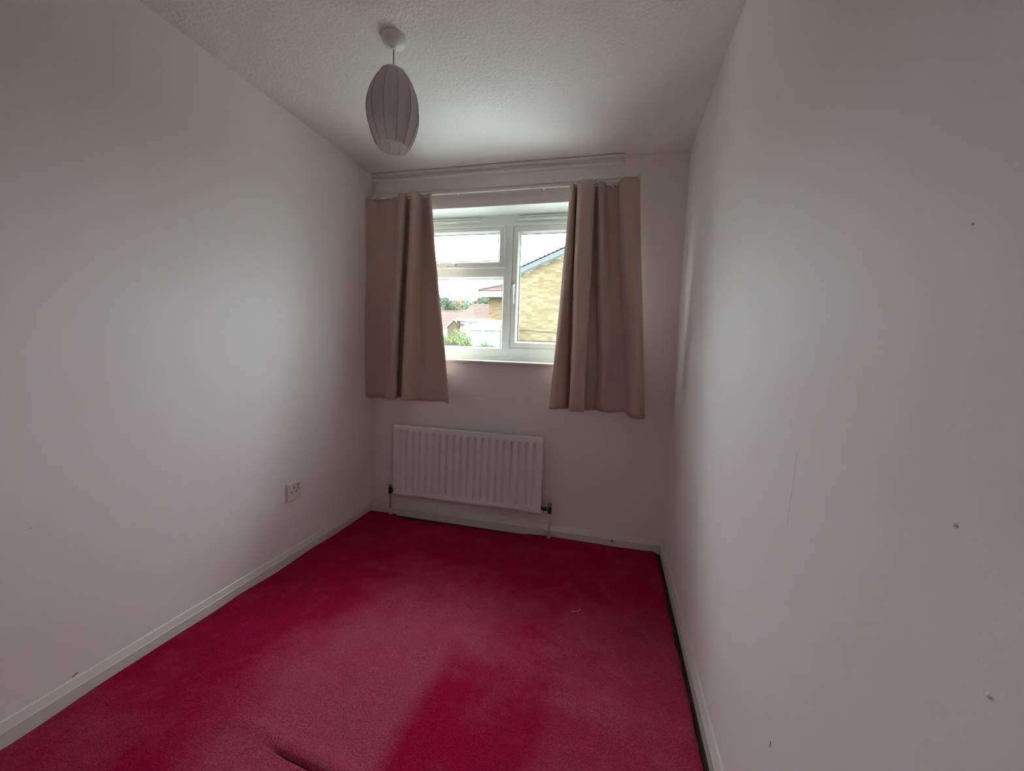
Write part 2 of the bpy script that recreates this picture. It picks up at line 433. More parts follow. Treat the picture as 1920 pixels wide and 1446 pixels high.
# ------------------------------------------------------------------ window
win = thing('window_1', ((OX0 + OX1) / 2, YF, OZ0), 'white double-glazed window between the two tan curtains', 'window', kind='structure')
MUL0, MUL1 = 0.883, 0.960
# outer fixed frame with raised lips round the openings
fr = MB()
fr.frame(OX0, OX1, 1.121, OZ1, (0.045, 0.045, 0.083, 0.070), YF, YF + 0.07)
fr.build('frame', M['upvc'], win, bevel=0.003)
MB().box(MUL0 + 0.012, MUL1 - 0.012, YF, YF + 0.07, 1.200, 2.042).build('mullion', M['upvc'], win, bevel=0.003)
MB().box(OX0 + 0.04, MUL0 + 0.016, YF - 0.0005, YF + 0.069, 1.695, 1.764).build('transom', M['upvc'], win, bevel=0.003)
# lips
MB().frame(OX0 + 0.038, MUL0 + 0.020, 1.755, 2.041, 0.015, YF - 0.015, YF + 0.004).build('frame_lip', M['upvc'], win, bevel=0.004)
MB().frame(MUL1 - 0.020, OX1 - 0.038, 1.196, 2.043, 0.015, YF - 0.015, YF + 0.004).build('frame_lip', M['upvc'], win, bevel=0.004)
# glazing bead of the fixed lower pane
def bead(x0, x1, z0, z1, w, y0, y1, parent, name='glazing_bead'):
    mb = MB()
    o = [(x0, z0), (x1, z0), (x1, z1), (x0, z1)]; i = [(x0 + w, z0 + w), (x1 - w, z0 + w), (x1 - w, z1 - w), (x0 + w, z1 - w)]
    vs = [(p, y0, q) for p, q in o] + [(p, y1, q) for p, q in i] + [(p, y1 + 0.006, q) for p, q in o] + [(p, y1 + 0.006, q) for p, q in i]
    fs = []
    for k in range(4):
        j = (k + 1) % 4
        fs += [(k, j, 4 + j, 4 + k), (8 + j, 8 + k, 12 + k, 12 + j), (j, k, 8 + k, 8 + j), (4 + k, 4 + j, 12 + j, 12 + k)]
    mb.add(vs, fs); return mb.build(name, M['upvc'], parent)
def gasket(x0, x1, z0, z1, y, parent):
    return MB().frame(x0, x1, z0, z1, 0.005, y, y + 0.004).build('gasket', M['gasket'], parent)
bead(OX0 + 0.040, MUL0 + 0.016, 1.200, 1.698, 0.014, YF + 0.001, YF + 0.018, win)
gasket(OX0 + 0.052, MUL0 + 0.004, 1.212, 1.686, YF + 0.0185, win)
tag(MB().box(OX0 + 0.042, MUL0 + 0.014, YF + 0.026, YF + 0.048, 1.203, 1.696).build('pane', M['glass'], win), 'large lower left fixed pane')
def sash(x0, x1, z0, z1, w, label):
    s = MB().frame(x0, x1, z0, z1, w, YF - 0.008, YF + 0.05).build('sash', M['upvc'], win, bevel=0.004)
    tag(s, label)
    bead(x0 + w - 0.001, x1 - w + 0.001, z0 + w - 0.001, z1 - w + 0.001, 0.013, YF - 0.010, YF + 0.008, s)
    gasket(x0 + w + 0.011, x1 - w - 0.011, z0 + w + 0.011, z1 - w - 0.011, YF + 0.0085, s)
    MB().box(x0 + w - 0.004, x1 - w + 0.004, YF + 0.016, YF + 0.038, z0 + w - 0.004, z1 - w + 0.004).build('pane', M['glass'], s)
    return s
s1 = sash(OX0 + 0.053, MUL0 + 0.004, 1.770, 2.026, 0.024 , 'small top-hung opening light, upper left')
s2 = sash(MUL1 - 0.004, OX1 - 0.053, 1.211, 2.028, 0.037, 'tall side-hung casement on the right')
# dark line round each sash
MB().frame(OX0 + 0.0505, MUL0 + 0.0065, 1.7675, 2.0285, 0.004, YF - 0.006, YF + 0.01).build('gasket', M['gasket'], win)
MB().frame(MUL1 - 0.0065, OX1 - 0.0505, 1.2085, 2.0305, 0.004, YF - 0.006, YF + 0.01).build('gasket', M['gasket'], win)
# handles (parts of their sashes)
h = MB(); yh = YF - 0.012
h.box(0.480, 0.552, yh - 0.008, yh, 1.766, 1.786)
h.tube([(0.535, yh - 0.006, 1.776), (0.532, yh - 0.024, 1.777), (0.510, yh - 0.030, 1.780), (0.440, yh - 0.028, 1.785)], [0.008, 0.008, 0.0075, 0.006], 10)
h.build('handle', M['chrome'], s1, smooth=False, bevel=0.002)
h = MB()
h.box(0.966, 0.982, yh - 0.008, yh, 1.575, 1.655)
h.tube([(0.974, yh - 0.006, 1.635), (0.974, yh - 0.024, 1.633), (0.975, yh - 0.030, 1.610), (0.979, yh - 0.026, 1.510)], [0.008, 0.0085, 0.0075, 0.006], 10)
h.build('handle', M['chrome'], s2, bevel=0.002)
h = MB()
h.tube([(1.30, yh - 0.004, 1.224), (1.30, yh - 0.015, 1.224), (1.38, yh - 0.018, 1.226)], 0.005, 8).build('casement_stay', M['chrome'], s2)
# trickle vents
for a, b in ((0.30, 0.722), (0.984, 1.56)):
    v = MB()
    v.prism([(YF, 2.0945), (YF - 0.020, 2.090), (YF - 0.023, 2.083), (YF - 0.009, 2.081), (YF - 0.009, 2.077), (YF - 0.024, 2.074), (YF - 0.024, 2.065), (YF, 2.061)], 'x', a, b)
    ve = v.build('trickle_vent', M['upvc'], win, bevel=0.001)
    if a > 0.9:
        MB().box(1.193, 1.197, YF - 0.020, YF - 0.008, 2.066, 2.093).build('vent_joint', M['upvc'], ve)
# inner trim strip under the soffit and sill board
MB().box(OX0, OX1, YF - 0.012, YF + 0.01, 2.0995, OZ1).build('head_strip', M['upvc'], win, bevel=0.002)
MB().box(OX0 + 0.001, OX1 - 0.001, D + 0.001, YF - 0.001, OZ1 - 0.004, OZ1 - 0.0002).build('soffit_bright_board', M['upvc'], win)  # board added to whiten the soffit, standing in for daylight reflected from the ground
sl = MB()
sl.prism([(YF + 0.02, 1.122), (D - 0.018, 1.120), (D - 0.023, 1.116), (D - 0.022, 1.104), (D - 0.016, 1.101), (D, 1.1), (D, 1.106), (YF + 0.02, 1.106)], 'x', OX0 + 0.001, OX1 - 0.001)
sl.build('sill_board', M['gloss'], win, bevel=0.001)
MB().box(OX0 + 0.002, OX1 - 0.002, YF - 0.016, YF + 0.002, 1.121, 1.140).build('frame_foot', M['upvc'], win, bevel=0.002)

# ------------------------------------------------------------------ carpet
def carpet():
    xs = np.linspace(0.017, 1.972, 235)
    ys = np.concatenate([np.linspace(Y0 + 0.02, 0.78, 130), np.linspace(0.784, 0.97, 56), np.linspace(0.977, 2.482, 205)])
    X, Y = np.meshgrid(xs, ys)
    rng = np.random.RandomState(3)
    def gauss(cx_, cy_, sx, sy_, a): return a * np.exp(-((X - cx_) / sx) ** 2 - ((Y - cy_) / sy_) ** 2)
    S = lambda a, b, t: (lambda q: q * q * (3 - 2 * q))(np.clip((t - a) / (b - a), 0, 1))
    Z = np.zeros_like(X)
    # fold across the foreground: ridge, then a crease on its near side
    fy = 0.905 - 0.05 * np.clip((X - 0.58) / 0.4, -0.5, 1.5)
    on = S(0.45, 0.72, X) * (1 - S(1.15, 1.45, X))
    Z += 0.011 * on * np.exp(-((Y - fy - 0.028) / 0.028) ** 2)
    Z -= 0.024 * S(0.72, 0.84, X) * (1 - S(1.05, 1.2, X)) * np.exp(-((Y - fy + 0.002) / 0.0042) ** 2)
    # softer swells
    def swell(p, q, w, a):
        p = np.array(p); q = np.array(q); d = q - p; L = np.hypot(*d); d = d / L
        t = (X - p[0]) * d[0] + (Y - p[1]) * d[1]; n_ = -(X - p[0]) * d[1] + (Y - p[1]) * d[0]
        return a * np.exp(-(n_ / w) ** 2) * S(-0.08, 0.08, t) * (1 - S(L - 0.08, L + 0.08, t))
    Z += swell((0.72, 1.40), (0.93, 0.98), 0.03, 0.006)
    Z += swell((0.36, 1.06), (0.50, 1.30), 0.02, 0.004)
    Z += swell((0.28, 0.98), (0.37, 1.10), 0.02, 0.006)
    Z += swell((1.55, 1.62), (1.90, 1.45), 0.03, 0.005)
    Z += swell((1.05, 1.95), (1.50, 1.88), 0.05, 0.004)
    Z += swell((0.55, 1.85), (1.10, 1.75), 0.06, 0.003)
    for cx_, cy_, s_, a in ((1.131, 1.479, 0.018, -0.007), (1.497, 1.536, 0.015, -0.006), (1.45, 1.98, 0.02, -0.005), (1.53, 2.35, 0.02, -0.006),
                            (1.152, 1.495, 0.02, 0.003), (1.515, 1.55, 0.02, 0.003), (1.60, 1.42, 0.09, -0.004), (1.30, 2.28, 0.04, -0.004)):
        Z += gauss(cx_, cy_, s_, s_, a)
    for k in range(46):
        a = rng.uniform(0, math.pi * 2); f = rng.uniform(4, 26)
        Z += 0.0011 / (1 + f / 12) * np.sin(f * (X * math.cos(a) + Y * math.sin(a)) + rng.uniform(0, 6.28))
    # edges: pulled back and ragged at the right wall and under the radiator
    Xe = X.copy(); Ye = Y.copy()
    wob = sum(np.sin(Y * f + p) * a for f, p, a in ((9, 1, 0.0025), (31, 2, 0.0016), (77, 0, 0.001)))
    Xe = np.where(X > 1.9, X + (wob + 0.006 * S(2.0, 1.2, Y) * 0 + 0.004) * S(1.9, 1.972, X), X)
    wob2 = sum(np.sin(X * f + p) * a for f, p, a in ((13, 1, 0.002), (41, 2, 0.002), (97, 0, 0.0015)))
    pull = -0.034 * S(0.20, 0.27, X) * (1 - S(1.0, 1.3, X)) - 0.010 * S(0.24, 0.30, X) * (1 - S(0.55, 0.9, X))
    Ye = Y + (pull + wob2 * S(0.2, 0.3, X) * (1 - S(1.1, 1.35, X)) + 0.004) * S(2.25, 2.482, Y)
    Z += 0.004 * S(1.90, 1.95, X) - 0.006 * S(1.955, 1.972, X)
    # brushed / worn pile map: 0 deep crimson, 1 faded and raised nap
    q = 0.95 * S(0.40, 0.72, X + 0.06 * np.sin(Y * 7)) * (1 - S(1.35, 2.15, Y))
    line = X - (1.075 + (Y - 0.9) * 0.05)             # boundary beside the deep red patch
    patch = S(-0.05, 0.05, line) * (1 - S(1.34, 1.46, Y + 0.15 * (X - 1.1)))
    q = q * (1 - patch)
    rightp = 0.55 * S(1.43, 1.52, X + 0.03 * np.sin(Y * 9)) * (1 - S(1.7, 2.05, Y))
    q = np.maximum(q * (1 - 0.5 * S(1.10, 1.4, X)), rightp)
    q += 0.25 * S(1.20, 1.30, Y) * patch * (1 - S(1.34, 1.5, Y))
    q += 0.3 * S(0.45, 0.0, X) * 0
    q += 0.35 * (1 - S(0.78, 1.0, Y)) * (1 - S(0.2, 0.5, X))
    q += gauss(0.45, 1.28, 0.05, 0.10, 0.15)
    n1, n2 = X.shape
    verts = [(float(a), float(b), float(c)) for a, b, c in zip(Xe.ravel(), Ye.ravel(), Z.ravel())]
    faces = [(i * n2 + j, i * n2 + j + 1, (i + 1) * n2 + j + 1, (i + 1) * n2 + j) for i in range(n1 - 1) for j in range(n2 - 1)]
    # skirt down to the boards along the edges
    per = [j for j in range(n2)] + [i * n2 + n2 - 1 for i in range(1, n1)] + [(n1 - 1) * n2 + j for j in range(n2 - 2, -1, -1)] + [i * n2 for i in range(n1 - 2, 0, -1)]
    base = len(verts)
    for k in per: verts.append((verts[k][0], verts[k][1], -0.0119))
    m_ = len(per)
    faces += [(per[k], base + k, base + (k + 1) % m_, per[(k + 1) % m_]) for k in range(m_)]
    me = bpy.data.meshes.new('carpet'); me.from_pydata(verts, [], faces); me.update()
    at = me.attributes.new('pile_wear', 'FLOAT', 'POINT')
    vals = list(np.clip(q, 0, 1).ravel()) + [0.0] * m_
    at.data.foreach_set('value', np.array(vals, dtype=np.float32))
    me.materials.append(M['carpet'])
    for p in me.polygons: p.use_smooth = True
    o = bpy.data.objects.new('carpet', me); COL.objects.link(o)
    return tag(o, 'rumpled crimson fitted carpet with worn and brushed patches', 'carpet')
cp_ = carpet()
M['lint'] = mat('white_lint', (0.6, 0.5, 0.5), 0.9)
lint = MB()
for a, b, c, d in ((1.545, 1.770, 1.556, 1.775), (1.560, 1.780, 1.566, 1.776), (1.538, 1.765, 1.541, 1.771), (1.570, 1.788, 1.573, 1.795)):
    lint.tube([(a, b, 0.003), ((a + c) / 2, (b + d) / 2 + 0.001, 0.0065), (c, d, 0.003)], 0.0011, 6)
tag(lint.build('lint_scrap', M['lint'], at=(1.555, 1.775, 0.0)), 'tiny white scraps of lint on the crimson carpet', 'lint')

# ------------------------------------------------------------------ radiator
RX0, RX1, RZ0, RZ1, RY = 0.222, 1.262, 0.168, 0.657, 2.425
rad = thing('radiator', ((RX0 + RX1) / 2, D, RZ0), 'white ribbed panel radiator on the wall below the window', 'radiator')
def rad_panel():
    n_g = 20; pitch = (RX1 - RX0 - 0.056) / n_g; first = RX0 + 0.028 + pitch / 2
    xs = sorted(set([round(x, 5) for x in np.linspace(RX0, RX1, 2)] +
        [round(first + k * pitch + d, 5) for k in range(n_g) for d in (-0.0145, -0.0105, -0.0065, -0.003, 0, 0.003, 0.0065, 0.0105, 0.0145)]))
    zs = [RZ0, RZ0 + 0.006, RZ0 + 0.0075, RZ0 + 0.012, RZ0 + 0.030, RZ0 + 0.036, RZ0 + 0.042, RZ0 + 0.050, RZ0 + 0.2, RZ0 + 0.35,
          RZ1 - 0.052, RZ1 - 0.044, RZ1 - 0.038, RZ1 - 0.032, RZ1 - 0.012, RZ1 - 0.005, RZ1]
    def y(x, z):
        g = 0
        for k in range(n_g):
            d = abs(x - first - k * pitch)
            g = max(g, 1 - sm(0.0025, 0.0125, d))
        e = sm(RZ0 + 0.030, RZ0 + 0.050, z) * (1 - sm(RZ1 - 0.052, RZ1 - 0.032, z))
        yy = RY + 0.014 * g * e
        if z >= RZ1 - 0.001: yy = RY + 0.010
        elif z >= RZ1 - 0.006: yy = RY + 0.002
        if z <= RZ0 + 0.0001: yy = RY + 0.004
        if abs(z - RZ0 - 0.0075) < 1e-6: yy = RY + 0.005
        if x <= RX0 + 1e-6 or x >= RX1 - 1e-6: yy += 0.004
        return yy
    nx, nz = len(xs), len(zs)
    vs = [(x, y(x, z), z) for z in zs for x in xs]
    fs = [(i * nx + j, i * nx + j + 1, (i + 1) * nx + j + 1, (i + 1) * nx + j) for i in range(nz - 1) for j in range(nx - 1)]
    per = list(range(nx)) + [i * nx + nx - 1 for i in range(1, nz)] + [(nz - 1) * nx + j for j in range(nx - 2, -1, -1)] + [i * nx for i in range(nz - 2, 0, -1)]
    b = len(vs)
    vs += [(vs[k][0], RY + 0.022, vs[k][2]) for k in per]
    m_ = len(per)
    fs += [(per[k], per[(k + 1) % m_], b + (k + 1) % m_, b + k) for k in range(m_)] + [tuple(b + k for k in range(m_))]
    mb = MB(); mb.add(vs, fs)
    o = mb.build('front_panel', M['radiator'], rad, smooth=True)
    md = o.modifiers.new('edge', 'EDGE_SPLIT'); md.split_angle = math.radians(40)
rad_panel()
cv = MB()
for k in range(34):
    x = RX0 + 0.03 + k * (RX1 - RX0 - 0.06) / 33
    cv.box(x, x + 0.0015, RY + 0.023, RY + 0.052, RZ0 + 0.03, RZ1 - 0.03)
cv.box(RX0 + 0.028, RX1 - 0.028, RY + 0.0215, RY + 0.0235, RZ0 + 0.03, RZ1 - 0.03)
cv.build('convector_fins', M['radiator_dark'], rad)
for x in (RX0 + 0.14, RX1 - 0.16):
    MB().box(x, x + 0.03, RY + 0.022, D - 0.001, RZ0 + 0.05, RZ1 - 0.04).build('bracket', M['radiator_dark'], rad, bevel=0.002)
def valve(x, pipe_m, cap_m, body_m, z, h, side, xr):
    body = MB()
    yv = 2.452
    body.tube([(x, yv, z - 0.028), (x, yv, z - 0.022), (x, yv, z - 0.020), (x, yv, z + 0.012), (x, yv, z + 0.016), (x, yv, z + 0.022)],
              [0.011, 0.014, 0.0125, 0.0125, 0.010, 0.010], 12)
    v = body.build('valve', body_m, rad, smooth=False, bevel=0.0008)
    tag(v, 'dark metal valve')
    c = MB().tube([(x, yv, z + 0.020), (x, yv, z + 0.022), (x, yv, z + 0.022 + h - 0.004), (x, yv, z + 0.022 + h)], [0.011, 0.0145, 0.0135, 0.010], 14).build('valve_cap', cap_m, v)
    t = MB()
    t.tube([(x, yv, z), (x - side * 0.006 + (xr - x) * 0.3, yv, z)], [0.012, 0.012], 10)
    t.tube([(x + (xr - x) * 0.3, yv, z), (x + (xr - x) * 0.72, yv, z)], [0.0135, 0.0135], 6)
    t.tube([(x + (xr - x) * 0.72, yv, z), (xr, yv, z)], [0.0095, 0.0095], 10)
    t.build('union', body_m, v)
    p = MB().tube([(x, yv, z - 0.025), (x, yv + 0.002, 0.08), (x, yv + 0.008, 0.0075)], 0.0075, 12).build('pipe', pipe_m, rad, smooth=True)
    MB().tube([(x, yv + 0.007, 0.0075), (x, yv + 0.0075, 0.018)], [0.013, 0.0085], 12).build('pipe_collar', M['pipe'], p, smooth=True)
    return p
p1 = valve(0.186, M['copper'], M['brass'], M['blackmetal'], 0.188, 0.012, 1, RX0 + 0.004)
tag(p1, 'copper coloured pipe')
MB().tube([(0.186, 2.4575, 0.009), (0.186, 2.455, 0.056)], 0.0085, 12).build('painted_pipe_end', M['pipe'], p1, smooth=True)
valve(1.318, M['pipe'], M['brass'], M['blackmetal'], 0.196, 0.024, -1, RX1 - 0.004)

# ------------------------------------------------------------------ curtain track
TY = 2.462
trk = thing('curtain_track', (0.87, TY, 2.185), 'slim white curtain track spanning above the window', 'curtain track')
r_ = MB()
r_.prism([(TY - 0.008, 2.176), (TY - 0.010, 2.179), (TY - 0.010, 2.184), (TY - 0.005, 2.186), (TY - 0.005, 2.197), (TY - 0.010, 2.199), (TY - 0.010, 2.203), (TY - 0.006, 2.206),
          (TY + 0.005, 2.206), (TY + 0.005, 2.176)], 'x', 0.012, 1.742)
r_.build('rail', M['track'], trk, bevel=0.0008)
for x in (0.06, 0.62, 1.18, 1.68):
    MB().box(x, x + 0.016, TY + 0.004, D, 2.181, 2.200).build('bracket', M['track'], trk, bevel=0.001)
MB().box(0.004, 0.024, TY - 0.016, D - 0.0005, 2.177, 2.232).build('end_stop', M['track'], trk, bevel=0.002)
MB().box(1.735, 1.750, TY - 0.014, TY + 0.010, 2.177, 2.216).build('end_stop', M['track'], trk, bevel=0.003)

# ------------------------------------------------------------------ curtains
def catmull(pts, n):
    P = [pts[0]] + list(pts) + [pts[-1]]; out = []
    for i in range(1, len(P) - 2):
        p0, p1, p2, p3 = map(np.array, (P[i - 1], P[i], P[i + 1], P[i + 2]))
        for k in range(n):
            t = k / n
            out.append(0.5 * ((2 * p1) + (-p0 + p2) * t + (2 * p0 - 5 * p1 + 4 * p2 - p3) * t * t + (-p0 + 3 * p1 - 3 * p2 + p3) * t ** 3))
    out.append(np.array(P[-2])); return out
def curtain(label, top, bot, ztop, zbot, seed, hooks, drop=None):
    root = thing('curtain', (float(np.mean([p[0] for p in top])), 2.43, zbot), label, 'curtain', 'pair of short curtains on the track')
    T = catmull(top, 9); B = catmull(bot, 9); n = len(T)
    rng = random.Random(seed); rows = 46
    ph = [rng.uniform(0, 6.28) for _ in range(6)]
    vs = []
    for r in range(rows + 1):
        t = r / rows
        e = sm(0, 1, t) * 0.35 + t * 0.65
        for i in range(n):
            x, y = T[i] * (1 - e) + B[i] * e
            # pinch of the heading: folds tighter just under the tape
            x += 0.004 * math.sin(6 * t + ph[0] + i * 0.12) * t
            y += 0.004 * math.sin(8 * t + ph[1] + i * 0.22) * sm(0.05, 0.5, t)
            y += 0.0025 * math.sin(90 * i / n + ph[2]) * (1 - sm(0.02, 0.10, t))
            zt = ztop + 0.003 * math.sin(i * 0.9 + ph[3]) + (0.0)
            zb = zbot + 0.004 * math.sin(i * 0.16 + ph[4])
            if drop: zb -= drop(i / (n - 1))
            y = min(y, 2.479)          # the cloth lies in front of the sill nosing
            vs.append((float(x), float(y), zt + (zb - zt) * t))
    fs = [(r * n + i, r * n + i + 1, (r + 1) * n + i + 1, (r + 1) * n + i) for r in range(rows) for i in range(n - 1)]
    mb = MB(); mb.add(vs, fs)
    cl = mb.build('cloth', M['curtain'], root, smooth=True, recalc=False)
    md = cl.modifiers.new('thick', 'SOLIDIFY'); md.thickness = 0.0016; md.offset = 0
    # hem band, heading tape
    def band(name, r0, r1, off, m):
        # strip following the cloth, on its back
        vv = []
        for f in (r0, r1):
            a = f * rows; k = int(min(rows - 1, math.floor(a))); u = a - k
            for i in range(n):
                p = Vector(vs[k * n + i]) * (1 - u) + Vector(vs[(k + 1) * n + i]) * u
                q0 = Vector(vs[k * n + max(0, i - 1)]); q1 = Vector(vs[k * n + min(n - 1, i + 1)])
                d = (q1 - q0); d.z = 0
                nn = Vector((-d.y, d.x, 0)); nn = nn.normalized() if nn.length > 1e-6 else Vector((0, 1, 0))
                vv.append(tuple(p + nn * off))
        m2 = MB(); m2.add(vv, [(i, i + 1, n + i + 1, n + i) for i in range(n - 1)])
        o = m2.build(name, m, root, smooth=True, recalc=False)
        md = o.modifiers.new('thick', 'SOLIDIFY'); md.thickness = 0.0012; md.offset = 0
    band('hem', 0.978, 0.9995, 0.0022, M['curtain'])
    band('heading_tape', 0.004, 0.045, 0.0022, M['tape'])
    for hx in hooks:
        g = MB()
        g.tube([(hx, TY - 0.012, 2.175), (hx, TY - 0.013, 2.170), (hx + 0.002, TY - 0.016, 2.162), (hx + 0.004, TY - 0.010, 2.150), (hx, TY - 0.004, 2.158)], 0.0028, 8)
        g.box(hx - 0.005, hx + 0.005, TY - 0.013, TY - 0.004, 2.162, 2.1755)
        g.build('glider_hook', M['track'], root, smooth=False)
    return root
L_top = [(0.004, 2.42), (0.030, 2.45), (0.060, 2.462), (0.132, 2.455), (0.215, 2.44), (0.250, 2.405), (0.286, 2.385), (0.306, 2.400), (0.278, 2.478), (0.345, 2.490), (0.340, 2.41),
         (0.356, 2.378), (0.388, 2.378), (0.402, 2.42), (0.406, 2.478), (0.438, 2.48), (0.450, 2.43), (0.468, 2.40), (0.483, 2.405)]
L_bot = [(0.004, 2.42), (0.012, 2.45), (0.040, 2.465), (0.085, 2.46), (0.150, 2.445), (0.185, 2.405), (0.232, 2.370), (0.258, 2.385), (0.218, 2.485), (0.316, 2.497), (0.304, 2.405),
         (0.322, 2.362), (0.375, 2.358), (0.415, 2.40), (0.450, 2.435), (0.530, 2.44), (0.580, 2.425), (0.618, 2.398), (0.634, 2.40)]
curtain('left tan curtain, bunched beside the socket wall, folds hanging to below the sill', L_top, L_bot, 2.170, 0.838, 1, (0.07, 0.20, 0.415, 0.455))
R_top = [(1.357, 2.43), (1.372, 2.41), (1.384, 2.43), (1.388, 2.482), (1.398, 2.484), (1.402, 2.41), (1.424, 2.368), (1.465, 2.370), (1.501, 2.390), (1.486, 2.478), (1.522, 2.484), (1.516, 2.42),
         (1.536, 2.405), (1.556, 2.43), (1.570, 2.470), (1.612, 2.478), (1.628, 2.486), (1.638, 2.42), (1.662, 2.382), (1.715, 2.385), (1.746, 2.42)]
R_bot = [(1.292, 2.43), (1.330, 2.41), (1.385, 2.44), (1.402, 2.488), (1.420, 2.490), (1.412, 2.41), (1.436, 2.352), (1.485, 2.358), (1.508, 2.385), (1.478, 2.486), (1.552, 2.497), (1.580, 2.462),
         (1.612, 2.440), (1.650, 2.455), (1.690, 2.472), (1.728, 2.488), (1.744, 2.490), (1.756, 2.425), (1.786, 2.380), (1.830, 2.372), (1.852, 2.40)]
curtain('right tan curtain, splayed across the window edge towards the scuffed wall', R_top, R_bot, 2.171, 0.845, 5, (1.40, 1.48, 1.60, 1.62),
        drop=lambda s: 0.022 * sm(0.8, 1.0, s))

# ------------------------------------------------------------------ socket
sk = thing('plug_socket', (0, 1.771, 0.384), 'square white single plug socket low on the left wall', 'socket')
MB().box(0.0, 0.011, 1.724, 1.819, 0.336, 0.431).build('face_plate', M['plastic'], sk, bevel=0.004, seg=3)
MB().box(0.0, 0.005, 1.719, 1.824, 0.331, 0.436).build('back_rim', M['plastic'], sk, bevel=0.002)
def slot(y, z, w, h_): return MB().box(0.0095, 0.0113, y - w / 2, y + w / 2, z - h_ / 2, z + h_ / 2).build('pin_slot', M['dark'], sk)
slot(1.770, 0.404, 0.005, 0.010); slot(1.752, 0.384, 0.008, 0.005); slot(1.786, 0.382, 0.008, 0.005)
slot(1.762, 0.372, 0.004, 0.004)
rk = MB(); rk.prism([(0.010, 0.392), (0.013, 0.392), (0.0165, 0.420), (0.010, 0.420)], 'y', 1.797, 1.809)
rk.build('rocker_switch', M['rose'], sk, bevel=0.001)
MB().frame(1.7955, 1.8105, 0.3905, 0.4215, 0.0015, 0, 0.001)
MB().box(0.0095, 0.0112, 1.7955, 1.8105, 0.3905, 0.4215).build('switch_gap', M['dark'], sk)
for y in (1.735, 1.808):
    MB().add([(0.0114, y + 0.003 * math.cos(a * math.pi / 5), 0.3815 + 0.003 * math.sin(a * math.pi / 5)) for a in range(10)], [tuple(range(10))]).build('screw', M['chrome'], sk)

# ------------------------------------------------------------------ pendant lamp
PX, PY = 0.789, 1.44
pl = thing('pendant_lamp', (PX, PY, H), 'white pleated oval pendant lampshade hanging from the ceiling', 'pendant lamp')
MB().lathe([(0.0, 2.350), (0.044, 2.350), (0.0455, 2.347), (0.0455, 2.340), (0.042, 2.337), (0.0405, 2.328), (0.034, 2.321), (0.016, 2.317), (0.010, 2.310), (0.005, 2.308), (0.0, 2.308)], PX, PY, 40).build('ceiling_rose', M['rose'], pl, smooth=True)
MB().tube([(PX, PY, 2.306), (PX, PY, 2.190)], 0.0028, 8).build('flex', M['cable'], pl, smooth=True)
MB().lathe([(0.003, 2.202), (0.012, 2.200), (0.017, 2.192), (0.018, 2.170), (0.021, 2.168), (0.021, 2.150), (0.015, 2.148), (0.0, 2.148)], PX, PY, 20).build('lamp_holder', M['rose'], pl, smooth=True)
MB().lathe([(0.012, 2.150), (0.013, 2.130), (0.022, 2.105), (0.030, 2.080), (0.029, 2.062), (0.020, 2.045), (0.0, 2.038)], PX, PY, 24).build('bulb', M['bulb'], pl, smooth=True)
ZT, ZB, NR = 2.222, 1.950, 12
def prof(t):      # t 0 top .. 1 bottom : radius
    rt_, rm, rb = 0.046, 0.098, 0.058
    if t < 0.52: u = t / 0.52; return rt_ + (rm - rt_) * math.sin(u * math.pi / 2) ** 0.85
    u = (t - 0.52) / 0.48; return rm + (rb - rm) * (1 - math.cos(u * math.pi / 2)) ** 1.05
PH0 = math.radians(9.6)
view_a = math.atan2(0 - PY, 1.658 - PX)
sh_v = []; SEG = NR * 12; ROWS = 30
for r in range(ROWS + 1):
    t = r / ROWS
    for k in range(SEG):
        a = 2 * math.pi * k / SEG
        u = (a * NR / (2 * math.pi)) % 1.0
        R0 = prof(t)
        # fabric is pulled straight between ribs, so it dips inwards, with fine pleats
        dip = (0.085 * math.sin(math.pi * u) + 0.018 * math.sin(math.pi * 6 * u) ** 2) * math.sin(math.pi * min(1, max(0, t))) ** 0.6
        R_ = R0 * (1 - dip)
        sh_v.append((PX + R_ * math.cos(a + view_a + PH0), PY + R_ * math.sin(a + view_a + PH0), ZT + (ZB - ZT) * t))
sh_f = [(r * SEG + k, r * SEG + (k + 1) % SEG, (r + 1) * SEG + (k + 1) % SEG, (r + 1) * SEG + k) for r in range(ROWS) for k in range(SEG)]
sb = MB(); sb.add(sh_v, sh_f)
shd = sb.build('lamp_shade', M['shade'], pl, smooth=True)
for k in range(NR):
    a = 2 * math.pi * k / NR + view_a + PH0
    pts = [(PX + (prof(t / 24) + 0.0005) * math.cos(a), PY + (prof(t / 24) + 0.0005) * math.sin(a), ZT + (ZB - ZT) * t / 24) for t in range(25)]
    MB().tube(pts, 0.0010, 6).build('rib', M['shaderib'], shd, smooth=True)
for z, r0, nm in ((ZB, 0.058, 'bottom_ring'), (ZT, 0.046, 'top_ring')):
    MB().tube([(PX + r0 * math.cos(a * math.pi / 24), PY + r0 * math.sin(a * math.pi / 24), z) for a in range(49)], 0.0022, 8, cap=False).build(nm, M['shadeedge'], shd, smooth=True)
for k in range(3):
    a = 2 * math.pi * k / 3 + 0.4
    MB().tube([(PX + 0.018 * math.cos(a), PY + 0.018 * math.sin(a), 2.172), (PX + 0.045 * math.cos(a), PY + 0.045 * math.sin(a), ZT - 0.002)], 0.0012, 6).build('spider_arm', M['shadeedge'], shd)

# ================================================================== outside
GZ = -0.35
tag(MB().box(-90, 60, YO + 0.02, 120, GZ - 0.2, GZ - 0.03).build('lawn', M['grass']), 'mown grass ground outside the window', 'ground', kind='structure')
tag(MB().box(-6, 7, YO + 0.02, 7.2, GZ - 0.03, GZ).build('bounce_slab', M['bounce_concrete']), 'unseen pale concrete slab added outside the window to bounce daylight in', 'ground', kind='structure')  # unseen slab, added to reflect neutral daylight up to the ceiling

